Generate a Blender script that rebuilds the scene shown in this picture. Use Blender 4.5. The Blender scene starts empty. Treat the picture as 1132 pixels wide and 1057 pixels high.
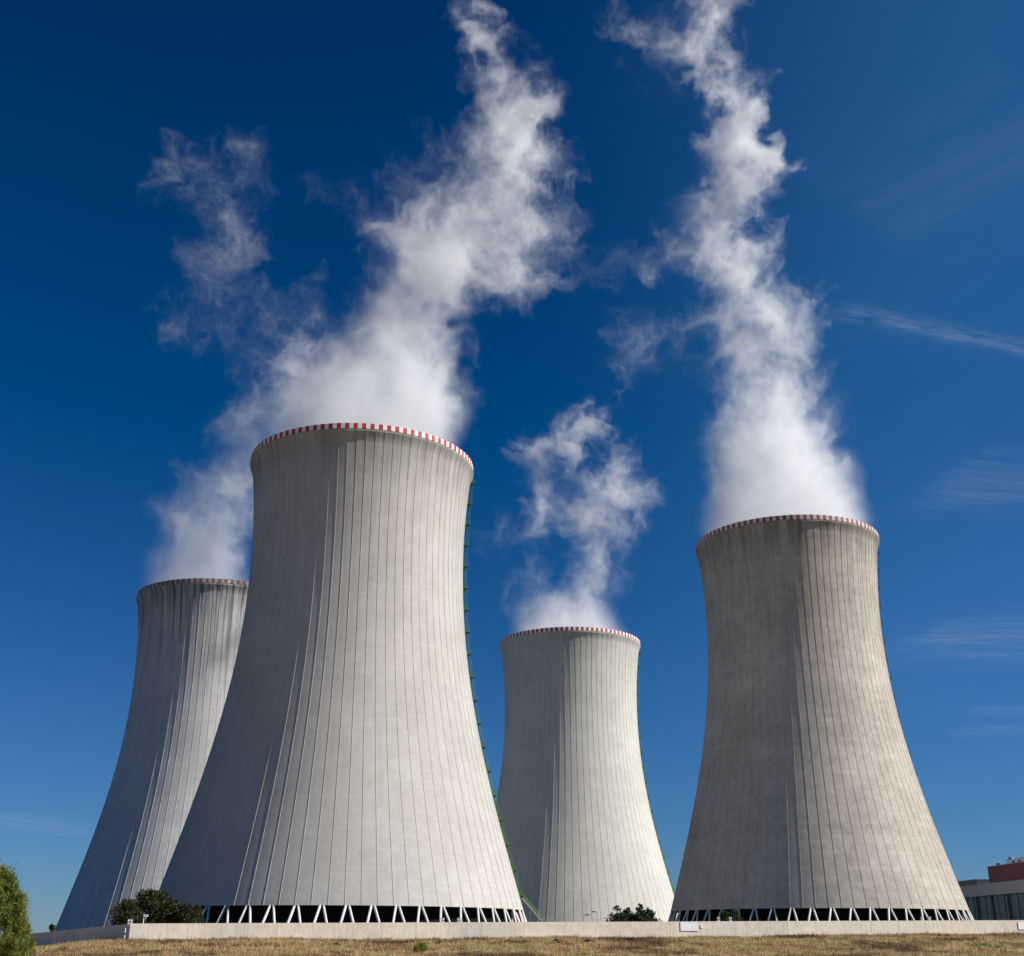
import bpy, bmesh, math, random, time
import numpy as np
from mathutils import Vector, Matrix
random.seed(7); RNG = np.random.default_rng(7)
sc = bpy.context.scene
COL = sc.collection
rad = math.radians
SUN_AZ, SUN_EL = 101.0, 37.0          # clockwise from +Y (the view direction), and height

F_PX, PITCH, CAM_Z, ROLL = 1336.037, 0.36675, 1.30931, 0.00224
def at(px, py, Y):
    """world point at distance Y (along +Y) seen at photo pixel px, py"""
    x = px - 566.0; y = py - 528.5
    cr, sr = math.cos(ROLL), math.sin(ROLL)
    x, y = x * cr + y * sr, -x * sr + y * cr
    c, s = math.cos(PITCH), math.sin(PITCH)
    u, v = x / F_PX, -y / F_PX
    d = (u, c - v * s, s + v * c)
    t = Y / d[1]
    return (d[0] * t, Y, CAM_Z + d[2] * t)
def shell_r(z):
    b = 81.36043 if z < 96.78249 else 71.48587
    q = max((96.78249 - z) / 100.0, 0.0)
    return 28.2802 * math.sqrt(1 + ((z - 96.78249) / b) ** 2) + 11.01242 * q ** 3 - 7.82415 * q ** 4
TOWERS = [dict(x=-41.543, y=313.622, g=0.0, s=1.0, rimpy=478), dict(x=92.137, y=387.346, g=1.5625, s=.97965, rimpy=578),
          dict(x=25.182, y=514.064, g=-2.985, s=.98614, rimpy=700), dict(x=-108.150, y=438.027, g=-4.984, s=.99626, rimpy=648)]

# ------------------------------------------------------------------ helpers
def tag(o, label=None, cat=None, group=None, kind=None):
    if label: o['label'] = label
    if cat: o['category'] = cat
    if group: o['group'] = group
    if kind: o['kind'] = kind
    return o
def empty(name, loc=(0, 0, 0), rz=0.0):
    o = bpy.data.objects.new(name, None); COL.objects.link(o)
    o.location = loc; o.rotation_euler = (0, 0, rz); o.empty_display_size = 1.0
    return o
class MB:
    """collects vertices and faces of one mesh"""
    def __init__(s): s.v = []; s.f = []; s.m = []; s.n = 0
    def add(s, verts, faces, mi=0):
        verts = np.asarray(verts, float).reshape(-1, 3)
        s.v.append(verts)
        for f in faces: s.f.append(tuple(int(i) + s.n for i in f)); s.m.append(mi)
        s.n += len(verts)
    def box(s, lo, hi, mi=0, M=None):
        x0, y0, z0 = lo; x1, y1, z1 = hi
        V = np.array([(x0,y0,z0),(x1,y0,z0),(x1,y1,z0),(x0,y1,z0),(x0,y0,z1),(x1,y0,z1),(x1,y1,z1),(x0,y1,z1)], float)
        if M is not None: V = np.array([M @ Vector(p) for p in V])
        s.add(V, [(0,3,2,1),(4,5,6,7),(0,1,5,4),(1,2,6,5),(2,3,7,6),(3,0,4,7)], mi)
    def tube(s, p, q, r0, r1=None, n=8, mi=0, caps=True):
        r1 = r0 if r1 is None else r1
        p = np.array(p, float); q = np.array(q, float); d = q - p; d /= np.linalg.norm(d)
        a = np.cross(d, (0, 0, 1.0)) if abs(d[2]) < .95 else np.cross(d, (1.0, 0, 0))
        a /= np.linalg.norm(a); b = np.cross(d, a)
        t = np.arange(n) * 2 * math.pi / n
        c = np.outer(np.cos(t), a) + np.outer(np.sin(t), b)
        V = np.vstack([p + c * r0, q + c * r1])
        F = [(i, (i + 1) % n, n + (i + 1) % n, n + i) for i in range(n)]
        if caps: F += [tuple(range(n - 1, -1, -1)), tuple(range(n, 2 * n))]
        s.add(V, F, mi)
    def path(s, pts, r, n=6, mi=0):
        for p, q in zip(pts[:-1], pts[1:]): s.tube(p, q, r, r, n, mi)
    def build(s, name, mats, parent=None, smooth=False):
        me = bpy.data.meshes.new(name)
        V = np.vstack(s.v) if s.v else np.zeros((0, 3))
        me.from_pydata(V.tolist(), [], s.f)
        mats = mats if isinstance(mats, (list, tuple)) else [mats]
        for m in mats: me.materials.append(m)
        if len(mats) > 1: me.polygons.foreach_set('material_index', s.m)
        if smooth: me.polygons.foreach_set('use_smooth', [True] * len(me.polygons))
        me.update()
        o = bpy.data.objects.new(name, me); COL.objects.link(o)
        if parent is not None: o.parent = parent
        return o
def fast_mesh(name, V, F, mat, parent=None, smooth=False, mi=None):
    """V (n,3) and F (m,k) arrays, all faces with k corners"""
    me = bpy.data.meshes.new(name)
    V = np.ascontiguousarray(V, np.float32); F = np.ascontiguousarray(F, np.int32)
    m, k = F.shape
    me.vertices.add(len(V)); me.vertices.foreach_set('co', V.ravel())
    me.loops.add(m * k); me.loops.foreach_set('vertex_index', F.ravel())
    me.polygons.add(m); me.polygons.foreach_set('loop_start', np.arange(0, m * k, k, dtype=np.int32))
    mats = mat if isinstance(mat, (list, tuple)) else [mat]
    for q in mats: me.materials.append(q)
    if mi is not None: me.polygons.foreach_set('material_index', np.asarray(mi, np.int32))
    me.update(calc_edges=True); me.validate()
    me.polygons.foreach_set('use_smooth', np.full(len(me.polygons), bool(smooth)))
    o = bpy.data.objects.new(name, me); COL.objects.link(o)
    if parent is not None: o.parent = parent
    return o
# ------------------------------------------------------------------ node helpers
class NT:
    def __init__(s, tree): s.t = tree; s.N = tree.nodes; s.L = tree.links
    def new(s, kind, **kw):
        n = s.N.new(kind)
        for k, v in kw.items(): setattr(n, k, v)
        return n
    def put(s, sock, v):
        if hasattr(v, 'is_output') or isinstance(v, bpy.types.NodeSocket): s.L.new(v, sock)
        else: sock.default_value = v
    def math(s, op, a, b=None, c=None, clamp=False):
        n = s.new('ShaderNodeMath', operation=op, use_clamp=clamp)
        s.put(n.inputs[0], a)
        if b is not None: s.put(n.inputs[1], b)
        if c is not None: s.put(n.inputs[2], c)
        return n.outputs[0]
    def vmath(s, op, a, b=None, out=0):
        n = s.new('ShaderNodeVectorMath', operation=op)
        s.put(n.inputs[0], a)
        if b is not None: s.put(n.inputs[1], b)
        return n.outputs[out]
    def noise(s, vec, scale, detail=3.0, rough=.55, out=0, dist=0.0):
        n = s.new('ShaderNodeTexNoise'); s.put(n.inputs['Vector'], vec)
        n.inputs['Scale'].default_value = scale; n.inputs['Detail'].default_value = detail
        n.inputs['Roughness'].default_value = rough; n.inputs['Distortion'].default_value = dist
        return n.outputs[out]
    def ramp(s, v, stops, interp='LINEAR'):
        n = s.new('ShaderNodeValToRGB'); s.put(n.inputs[0], v); cr = n.color_ramp; cr.interpolation = interp
        while len(cr.elements) < len(stops): cr.elements.new(.5)
        for e, (p, c) in zip(cr.elements, stops):
            e.position = p; e.color = tuple(c) + (1,) if hasattr(c, '__len__') else (c, c, c, 1)
        return n.outputs[0]
    def rng(s, v, a, b, c, d, smooth=False):
        n = s.new('ShaderNodeMapRange', interpolation_type='SMOOTHSTEP' if smooth else 'LINEAR')
        s.put(n.inputs[0], v)
        for i, q in enumerate((a, b, c, d)): n.inputs[i + 1].default_value = q
        return n.outputs[0]
    def mix(s, fac, a, b, mode='MIX'):
        n = s.new('ShaderNodeMix', data_type='RGBA', blend_type=mode)
        s.put(n.inputs[0], fac); s.put(n.inputs[6], a if not isinstance(a, tuple) else a[:3] + (1,)); s.put(n.inputs[7], b if not isinstance(b, tuple) else b[:3] + (1,))
        return n.outputs[2]
    def sep(s, v):
        n = s.new('ShaderNodeSeparateXYZ'); s.put(n.inputs[0], v); return n.outputs
    def comb(s, x, y, z):
        n = s.new('ShaderNodeCombineXYZ')
        for i, q in enumerate((x, y, z)): s.put(n.inputs[i], q)
        return n.outputs[0]
def material(name, rough=.8, spec=.3):
    m = bpy.data.materials.new(name); m.use_nodes = True
    t = NT(m.node_tree); t.N.clear()
    out = t.new('ShaderNodeOutputMaterial'); b = t.new('ShaderNodeBsdfPrincipled')
    b.inputs['Roughness'].default_value = rough; b.inputs['Specular IOR Level'].default_value = spec
    t.L.new(b.outputs[0], out.inputs['Surface'])
    t.bsdf = b; t.out = out
    return m, t
def simple(name, c, rough=.7, var=.15, scale=3.0, spec=.3, metal=0.0):
    m, t = material(name, rough, spec)
    tc = t.new('ShaderNodeTexCoord').outputs['Object']
    n = t.noise(tc, scale, 5.0, .6)
    f = t.rng(n, .25, .75, 1 - var, 1 + var)
    col = t.mix(1.0, tuple(c), t.comb(f, f, f), 'MULTIPLY')
    t.put(t.bsdf.inputs['Base Color'], col); t.bsdf.inputs['Metallic'].default_value = metal
    return m
def foliage(name, dark, mid, light, scale=.6, rough=.65):
    m, t = material(name, rough, .25)
    g = t.new('ShaderNodeNewGeometry')
    tc = t.new('ShaderNodeTexCoord').outputs['Object']
    n = t.noise(tc, scale, 3.0, .6)
    v = t.math('ADD', t.math('MULTIPLY', g.outputs['Random Per Island'], .55), t.math('MULTIPLY', n, .6))
    col = t.ramp(v, [(.2, dark), (.55, mid), (.95, light)])
    t.put(t.bsdf.inputs['Base Color'], col)
    # thin leaves let some light through
    tr = t.new('ShaderNodeBsdfTranslucent'); t.put(tr.inputs[0], col)
    mx = t.new('ShaderNodeMixShader'); mx.inputs[0].default_value = .22
    t.L.new(t.bsdf.outputs[0], mx.inputs[1]); t.L.new(tr.outputs[0], mx.inputs[2]); t.L.new(mx.outputs[0], t.out.inputs['Surface'])
    return m
# ------------------------------------------------------------------ concrete of the towers
def shell_material(name, base, warm, streak, topdark, patch, seed, black=0.0, basedark=0.0):
    """cast concrete: lifts and panels, rain streaks from the rim, blotches"""
    m, t = material(name, .9, .2)
    tc = t.new('ShaderNodeTexCoord').outputs['Object']
    x, y, z = t.sep(tc)
    hor = t.comb(x, y, 0.0); dirv = t.vmath('NORMALIZE', hor)
    dx, dy, _ = t.sep(dirv)
    # streak coordinates: fine round the shell, long down it
    sv = t.comb(t.math('MULTIPLY', dx, 30.0), t.math('MULTIPLY', dy, 30.0), t.math('MULTIPLY_ADD', z, .035, seed))
    s1 = t.noise(sv, .9, 5.0, .65); s2 = t.noise(sv, .28, 3.0, .6)
    # each lift is a ring of shuttering panels
    ang = t.math('ARCTAN2', dy, dx)
    lift = t.math('FLOOR', t.math('DIVIDE', z, 1.4)); fl = t.math('FRACT', t.math('DIVIDE', z, 1.4))
    pan = t.math('FLOOR', t.math('MULTIPLY', ang, 160 / (2 * math.pi)))
    wn = t.new('ShaderNodeTexWhiteNoise', noise_dimensions='3D'); t.put(wn.inputs['Vector'], t.comb(lift, pan, seed))
    wl = t.new('ShaderNodeTexWhiteNoise', noise_dimensions='1D'); t.put(wl.inputs['W'], t.math('ADD', lift, seed * 3.1))
    big = t.noise(t.vmath('ADD', tc, (seed * 17, 0, 0)), .045, 4.0, .6)
    med = t.noise(tc, .35, 6.0, .7); fine = t.noise(tc, 2.2, 4.0, .7)
    v = t.math('ADD', 1.0, t.math('MULTIPLY', t.math('SUBTRACT', wn.outputs[0], .5), patch * .65))
    v = t.math('ADD', v, t.math('MULTIPLY', t.math('SUBTRACT', wl.outputs[0], .5), patch * .35))
    v = t.math('ADD', v, t.math('MULTIPLY', t.math('SUBTRACT', big, .5), .30 + patch * 1.8))
    v = t.math('ADD', v, t.math('MULTIPLY', t.math('SUBTRACT', med, .5), .24 + patch * 1.6))
    v = t.math('ADD', v, t.math('MULTIPLY', t.math('SUBTRACT', fine, .5), .18 + patch * 2.4))
    joint = t.rng(fl, 0.0, .09, .90 - patch * .3, 1.0)
    v = t.math('MULTIPLY', v, joint)
    # streaks, strongest below the rim
    hi = t.rng(z, 70.0, 122.0, .25, 1.0)
    st = t.math('MULTIPLY', t.rng(s1, .46, .66, 0.0, 1.0), hi)
    v = t.math('MULTIPLY', v, t.math('SUBTRACT', 1.0, t.math('MULTIPLY', st, streak)))
    band = t.math('MULTIPLY', t.rng(z, 108.0, 122.5, 0.0, 1.0, True), t.rng(s2, .32, .66, 0.25, 1.0))
    v = t.math('MULTIPLY', v, t.math('SUBTRACT', 1.0, t.math('MULTIPLY', band, topdark)))
    if black:
        bk = t.math('MULTIPLY', t.rng(s1, .50, .60, 0.0, 1.0), t.rng(t.math('ADD', z, t.math('MULTIPLY', s2, 60.0)), 112.0, 150.0, 0.0, 1.0))
        v = t.math('MULTIPLY', v, t.math('SUBTRACT', 1.0, t.math('MULTIPLY', bk, black)))
    if basedark:
        v = t.math('MULTIPLY', v, t.rng(z, 6.0, 60.0, 1 - basedark, 1.0))
    col = t.mix(t.rng(t.noise(tc, .12, 4.0), .35, .65, 0.0, 1.0), tuple(base), tuple(warm))
    t.put(t.bsdf.inputs['Base Color'], t.mix(1.0, col, t.comb(v, v, v), 'MULTIPLY'))
    bp = t.new('ShaderNodeBump'); bp.inputs['Strength'].default_value = .35; bp.inputs['Distance'].default_value = .12
    t.put(bp.inputs['Height'], t.math('ADD', t.math('MULTIPLY', fine, .6), t.math('ADD', med, t.math('MULTIPLY', joint, 1.5))))
    t.put(t.bsdf.inputs['Normal'], bp.outputs[0])
    return m
M_SHELL = [shell_material('pale_concrete', (.465,.45,.417), (.44,.42,.385), .20, .36, .06, 1.7),
           shell_material('brown_concrete', (.475,.432,.372), (.415,.378,.322), .28, .50, .18, 5.3),
           shell_material('light_concrete', (.53,.515,.47), (.50,.485,.44), .14, .16, .07, 9.1),
           shell_material('stained_concrete', (.57,.555,.54), (.53,.52,.51), .28, .42, .08, 13.9, black=.5)]
def stripe_material(name, c, dirt, amount):
    m, t = material(name, .6, .3)
    tc = t.new('ShaderNodeTexCoord').outputs['Object']
    n = t.noise(tc, .9, 6.0, .75)
    t.put(t.bsdf.inputs['Base Color'], t.mix(t.rng(n, .5 - amount * .35, .78 - amount * .3, 0.0, min(1.0, amount + .25)), tuple(c), tuple(dirt)))
    return m
DIRT = (.16, .125, .105)
M_RED = [stripe_material('red_paint_a', (.42,.035,.045), DIRT, a) for a in (.12, .55, .1, .75)]
M_WHITE = [stripe_material('white_paint_a', (.80,.78,.74), DIRT, a) for a in (.12, .45, .1, .65)]
M_COLUMN = simple('column_concrete', (.60,.585,.55), .85, .12, 1.2)
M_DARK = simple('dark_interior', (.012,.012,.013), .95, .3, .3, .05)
M_GREEN = simple('green_paint', (.05,.17,.012), .5, .2, 2.0)
M_BLACKSTEEL = simple('dark_steel', (.05,.05,.05), .6, .2, 2.0)

# ------------------------------------------------------------------ cooling towers
NRIB, NAPEX, NSTRIPE = 80, 52, 90
def build_tower(k, label):
    T = TOWERS[k]; s = T['s']
    # the tower's own axes are turned so that the field side (seen from the camera) is local -Y
    root = empty('cooling_tower', (T['x'], T['y'], T['g']))
    tag(root, label, 'cooling tower', 'cooling towers of the power station')
    R = lambda z: shell_r(z) * s
    def Rf(z):                                  # with the flared beam below the rim
        return R(z) + .62 * s * min(1.0, max(0.0, (z - 120.3) / 2.6)) ** 1.6
    # --- shell with 80 meridional ribs
    zs = np.concatenate([np.linspace(8.5, 118, 74), np.linspace(119, 123.4, 10)])
    w, h = .14, .065
    ph = rad(-77.05 if k == 0 else -91.59 + 4.5 * .37 * k)
    ang, off = [], []
    rows = []
    for z in zs:
        r = Rf(z); hw = w / 2 / r
        hh = h * min(1.0, max(0.0, (123.6 - z) / 1.0)) + .003
        a0 = ph + np.arange(NRIB) * 2 * math.pi / NRIB
        st = 2 * math.pi / NRIB
        A = np.stack([a0 - hw, a0 - hw * .8, a0 + hw * .8, a0 + hw, a0 + st * .27, a0 + st * .5, a0 + st * .73], 1).ravel()
        O = np.tile([0, hh, hh, 0, 0, 0, 0], NRIB)
        rr = r + O
        rows.append(np.stack([rr * np.cos(A), rr * np.sin(A), np.full_like(A, z)], 1))
    nc = NRIB * 7; nr = len(zs)
    V = np.vstack(rows)
    i = np.arange(nc); j = (i + 1) % nc
    F = np.vstack([np.stack([q * nc + i, q * nc + j, (q + 1) * nc + j, (q + 1) * nc + i], 1) for q in range(nr - 1)])
    # inner face and bottom edge
    zi = np.linspace(8.5, 123.4, 30); rows = []
    for z in zi:
        A = ph + np.arange(nc) * 2 * math.pi / nc; r = R(z) - .55
        rows.append(np.stack([r * np.cos(A), r * np.sin(A), np.full_like(A, z)], 1))
    b0 = len(V); V = np.vstack([V] + rows)
    F2 = np.vstack([np.stack([b0 + q * nc + j, b0 + q * nc + i, b0 + (q + 1) * nc + i, b0 + (q + 1) * nc + j], 1) for q in range(len(zi) - 1)])
    F3 = np.stack([i, b0 + i, b0 + j, j], 1)
    fast_mesh('shell', V, np.vstack([F, F2, F3]), M_SHELL[k], root)
    # --- red and white rim band
    n = NSTRIPE * 4; a0 = rad(-90.92) - math.pi / NSTRIPE / 2
    A = a0 + np.arange(n) * 2 * math.pi / n
    ro, ri = 30.72 * s, 29.75 * s
    prof = [(ro - .25, 123.4), (ro, 123.55), (ro, 124.95), (ro - .05, 125.0), (ri, 125.0), (ri, 123.4)]
    V = np.vstack([np.stack([r * np.cos(A), r * np.sin(A), np.full(n, z)], 1) for r, z in prof])
    i = np.arange(n); j = (i + 1) % n
    F = np.vstack([np.stack([q * n + i, q * n + j, (q + 1) * n + j, (q + 1) * n + i], 1) for q in range(len(prof) - 1)])
    mi = np.tile((i // 2) % 2, len(prof) - 1)
    fast_mesh('rim_band', V, F, [M_RED[k], M_WHITE[k]], root, mi=mi)
    # --- added drum in place of the water fill, near-black for the interior's shade
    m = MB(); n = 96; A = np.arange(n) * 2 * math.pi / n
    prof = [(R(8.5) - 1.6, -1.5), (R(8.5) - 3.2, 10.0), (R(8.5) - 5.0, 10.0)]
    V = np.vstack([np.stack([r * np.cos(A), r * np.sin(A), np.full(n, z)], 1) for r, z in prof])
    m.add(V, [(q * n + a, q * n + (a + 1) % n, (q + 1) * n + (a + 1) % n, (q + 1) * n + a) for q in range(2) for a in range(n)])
    m.build('shade_drum', M_DARK, root)
    # --- slanting columns, in pairs that meet under the shell
    toward = math.atan2(-T['y'], -T['x'])
    pitch = 2 * math.pi / NAPEX
    a0 = rad(-80.78 if k == 0 else -90.9)
    shown, rest = [], MB()
    for c in range(NAPEX):
        for sg in (-1, 1):
            a = a0 + c * pitch
            top, bot = a + sg * .055 * pitch, a + sg * .49 * pitch
            d = abs((a - toward + math.pi) % (2 * math.pi) - math.pi)
            mb = MB() if (k < 2 and d < rad(100)) else rest
            rt_, rb_ = R(8.5) - .30, R(0) + .55
            mb.tube((rt_ * math.cos(top), rt_ * math.sin(top), 8.62), (rb_ * math.cos(bot), rb_ * math.sin(bot), -.6), .27, .34, 8)
            if mb is not rest: shown.append(mb)
    for mb in shown: mb.build('support_column', M_COLUMN, root, smooth=True)
    if rest.n: tag(rest.build('support_column', M_COLUMN, root, smooth=True), kind='stuff')
    # --- climbing ladder up a meridian, with landings
    laz = rad(90 - {0: 85.0, 1: 95.0, 2: 90.5, 3: 80.0}[k])
    er = np.array([math.cos(laz), math.sin(laz), 0]); et = np.array([-math.sin(laz), math.cos(laz), 0])
    mat = M_GREEN if k in (0, 2) else M_BLACKSTEEL
    P = lambda z, o, u=0: er * (R(z) + o) + et * u + np.array([0, 0, z])
    lad = MB(); zz = np.arange(11.5, 122.0, 1.2)
    for u in (-.28, .28): lad.path([P(z, .45, u) for z in zz], .05, 4)
    for u, o in ((-.4, .75), (.4, .75), (0, 1.15)): lad.path([P(z, o, u) for z in zz], .03, 4)
    for z in np.arange(11.8, 121.5, .6): lad.tube(P(z, .45, -.28), P(z, .45, .28), .025, n=4)
    for z in np.arange(12.0, 121.5, 1.5):
        lad.path([P(z, .45, -.28), P(z, .75, -.4), P(z, 1.15, 0), P(z, .75, .4), P(z, .45, .28)], .03, 4)
    lo = lad.build('access_ladder', mat, root)
    for z in np.arange(12.0, 121, 6.05):
        pl = MB(); Mx = Matrix.Translation(Vector(P(z, 0))) @ Matrix(((er[0], et[0], 0, 0), (er[1], et[1], 0, 0), (0, 0, 1, 0), (0, 0, 0, 1)))
        out = 1.35 if k == 0 else 1.05
        pl.box((.25, -.9, -.06), (out, .9, .04), M=Mx)
        pl.tube(Mx @ Vector((.05, 0, -.9)), Mx @ Vector((out - .2, 0, -.06)), .05, n=4)
        for zz_ in (.55, 1.05):
            pl.path([np.array(Mx @ Vector(q)) for q in ((.25, -.88, zz_), (out, -.88, zz_), (out, .88, zz_), (.25, .88, zz_))], .035, 4)
        for q in ((out, -.88), (out, .88), (.3, -.88), (.3, .88)):
            pl.tube(Mx @ Vector((q[0], q[1], 0)), Mx @ Vector((q[0], q[1], 1.05)), .035, n=4)
        pl.build('landing', mat, lo)
    if k == 0:
        st = MB(); zt = 11.5
        A0 = P(zt, .7, 0); B0 = A0 + er * 10.5 + np.array([0, 0, -zt])
        for u in (-.5, .5):
            st.tube(A0 + et * u, B0 + et * u, .11, n=6)
        for q in np.linspace(.02, .98, 40):
            c = A0 + (B0 - A0) * q
            st.tube(c - et * .5, c + et * .5, .06, n=4)
        so = st.build('access_stair', simple('stair_steel', (.33, .34, .27), .6), root)
        for u in (-.5, .5):
            hr = MB()
            for hgt in (.55, 1.1):
                o = np.array([0, 0, hgt]); hr.tube(A0 + et * u + o, B0 + et * u + o, .05, n=4)
            for q in np.linspace(0, 1, 12):
                c = A0 + (B0 - A0) * q + et * u; hr.tube(c, c + np.array([0, 0, 1.1]), .04, n=4)
            hr.build('handrail', M_GREEN, so)
    return root
build_tower(0, 'largest pale concrete cooling tower, nearest to the wall, with green ladder and stair')
build_tower(1, 'brownish grey weathered cooling tower standing in front of the glass hall')
build_tower(2, 'smallest looking light concrete cooling tower, between the largest pale one and the brownish one')
build_tower(3, 'shaded cooling tower with black rain streaks, half hidden behind the largest tower')

# ------------------------------------------------------------------ terrain
XW = np.array([-400, -140, -112, -88, -76, -70, -66, -63, -20, 40, 100, 160, 400.])
ZW = np.array([-4.0, -2.6, -1.2, .05, .32, .52, .95, 1.40, 1.62, 2.25, 3.02, 3.6, 4.5])
WALL_A = at(145, 1030, 190.0)[:2]; WALL_B = at(1132, 1025, 232.0)[:2]
def wall_y(x):
    t = (x - WALL_A[0]) / (WALL_B[0] - WALL_A[0])
    return WALL_A[1] + (WALL_B[1] - WALL_A[1]) * t
def terrain(X, Y):
    X = np.asarray(X, float); Y = np.asarray(Y, float)
    w = np.interp(X, XW, ZW) + .12 * np.sin(X * .21) * np.sin(X * .083 + 1) + .05 * np.sin(X * .9)
    yw = np.where(X < WALL_A[0], WALL_A[1] + (WALL_A[0] - X) * 1.7, wall_y(X))
    yw = np.minimum(yw, 240)
    a = np.clip((Y - 128) / (yw - 2.0 - 128), 0, 1); a = a * a * (3 - 2 * a) * .5 + a * .5
    a = a ** np.interp(X, [-64, -50], [1.9, 1.0])
    front = -.35 + (w + .35) * a
    front = front + .10 * np.sin(X * .33 + Y * .2) * np.sin(Y * .41 + 2) * np.clip((Y - 90) / 40, 0, 1) * np.clip((yw - Y) / 15, 0, 1)
    # plateau of the power station
    num = np.zeros_like(X); den = np.full_like(X, 1e-6)
    for T in TOWERS:
        d = np.hypot(X - T['x'], Y - T['y']); q = 1 / np.maximum(d - 52, 2.0) ** 2
        num += q * (T['g'] - .02); den += q
    far = 1 / 150.0 ** 2; site = (num + far * -2.0) / (den + far)
    b = np.clip((Y - yw - 3) / 22, 0, 1); b = b * b * (3 - 2 * b)
    return front * (1 - b) + site * b
def grid_sheet(name, xs, ys, mat):
    X, Y = np.meshgrid(xs, ys, indexing='ij'); Z = terrain(X, Y)
    V = np.stack([X, Y, Z], -1).reshape(-1, 3); nx, ny = X.shape
    idx = np.arange(nx * ny).reshape(nx, ny)
    F = np.stack([idx[:-1, :-1], idx[1:, :-1], idx[1:, 1:], idx[:-1, 1:]], -1).reshape(-1, 4)
    return fast_mesh(name, V, F, mat, smooth=True)
def dry_palette(t, tc):
    n1 = t.noise(t.vmath('MULTIPLY', tc, (1, .45, 1)), .09, 4.0, .6); n2 = t.noise(tc, .42, 4.0, .65)
    v = t.math('ADD', t.math('MULTIPLY', n1, .62), t.math('MULTIPLY', n2, .42))
    return t.ramp(v, [(.41, (.105,.062,.036)), (.46, (.20,.125,.066)), (.505, (.35,.24,.12)), (.56, (.53,.39,.20)), (.60, (.38,.31,.12)), (.645, (.16,.18,.045))])
m, t = material('dry_ground', .95, .1)
tc = t.new('ShaderNodeTexCoord').outputs['Object']
c = dry_palette(t, tc); n = t.noise(tc, 3.0, 5.0, .7)
# behind the wall, unseen: yard and grass toned dark to cut bounce onto towers
c = t.mix(t.rng(t.sep(tc)[1], 236.0, 246.0, 0.0, 1.0), c, t.mix(t.rng(t.noise(tc, .05, 4.0), .42, .58, 0.0, 1.0), (.055, .06, .03), (.075, .072, .068))); f = t.rng(n, .25, .75, .55, 1.05)
t.put(t.bsdf.inputs['Base Color'], t.mix(1.0, c, t.comb(f, f, f), 'MULTIPLY'))
bp = t.new('ShaderNodeBump'); bp.inputs['Strength'].default_value = .8; bp.inputs['Distance'].default_value = .3; t.put(bp.inputs['Height'], n); t.put(t.bsdf.inputs['Normal'], bp.outputs[0])
M_GROUND = m
xs = np.unique(np.concatenate([np.linspace(-6000, -400, 15), np.linspace(-400, -130, 28), np.arange(-130, 170, 1.5), np.linspace(170, 500, 34), np.linspace(500, 6000, 15)]))
ys = np.unique(np.concatenate([np.linspace(-800, -40, 12), np.linspace(-40, 120, 33), np.arange(120, 262, 1.5), np.linspace(262, 640, 64), np.linspace(640, 8000, 18)]))
tag(grid_sheet('ground', xs, ys, M_GROUND), kind='structure')
# --- dry grass: blades of their own colour
m, t = material('dry_grass', .8, .2)
tc = t.new('ShaderNodeTexCoord').outputs['Object']; g = t.new('ShaderNodeNewGeometry')
c = dry_palette(t, tc); f = t.rng(g.outputs['Random Per Island'], 0, 1, .75, 1.3)
c = t.mix(1.0, c, t.comb(f, f, f), 'MULTIPLY')
t.put(t.bsdf.inputs['Base Color'], c)
tr = t.new('ShaderNodeBsdfTranslucent'); t.put(tr.inputs[0], c); mx = t.new('ShaderNodeMixShader'); mx.inputs[0].default_value = .3
t.L.new(t.bsdf.outputs[0], mx.inputs[1]); t.L.new(tr.outputs[0], mx.inputs[2]); t.L.new(mx.outputs[0], t.out.inputs['Surface'])
M_GRASS = m
def fbm2(x, y, rng):
    v = np.zeros_like(x)
    for o in range(5):
        f = .05 * 1.9 ** o
        for _ in range(3):
            a = rng.uniform(0, 6.28); v += np.sin((x * math.cos(a) + y * math.sin(a)) * f * 6.28 + rng.uniform(0, 6.28)) / 1.5 ** o
    return v / 4
def make_grass():
    n = 62000
    x = RNG.uniform(-100, 112, n); u = RNG.uniform(0, 1, n)
    y = 126 + u * (np.where(x < WALL_A[0], WALL_A[1] + (WALL_A[0] - x) * 1.7, wall_y(x)) - 1.0 - 126)
    hgt = fbm2(x, y, RNG)
    keep = RNG.uniform(-1.4, 1.0, n) < hgt + .55
    x, y, hgt = x[keep], y[keep], hgt[keep]; n = len(x)
    B = 5
    X = np.repeat(x, B) + RNG.normal(0, .14, n * B); Y = np.repeat(y, B) + RNG.normal(0, .14, n * B)
    H = np.clip(.25 + .20 * np.repeat(hgt, B) + np.repeat(np.where(RNG.uniform(0, 1, n) < .05, .35, 0.0), B) + RNG.normal(0, .1, n * B), .1, 1.0)
    a = RNG.uniform(0, 6.28, n * B); lean = RNG.uniform(.1, .9, n * B) * H; w = RNG.uniform(.025, .06, n * B)
    Z = terrain(X, Y) - .03
    la = RNG.uniform(0, 6.28, n * B)
    p0 = np.stack([X - w * np.cos(a), Y - w * np.sin(a), Z], 1); p1 = np.stack([X + w * np.cos(a), Y + w * np.sin(a), Z], 1)
    p2 = np.stack([X + lean * np.cos(la), Y + lean * np.sin(la), Z + H], 1)
    V = np.stack([p0, p1, p2], 1).reshape(-1, 3); F = np.arange(len(V)).reshape(-1, 3)
    tag(fast_mesh('dry_grass', V, F, M_GRASS), 'tall dry straw grass covering the slope below the wall', 'grass', kind='stuff')
make_grass()

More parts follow.
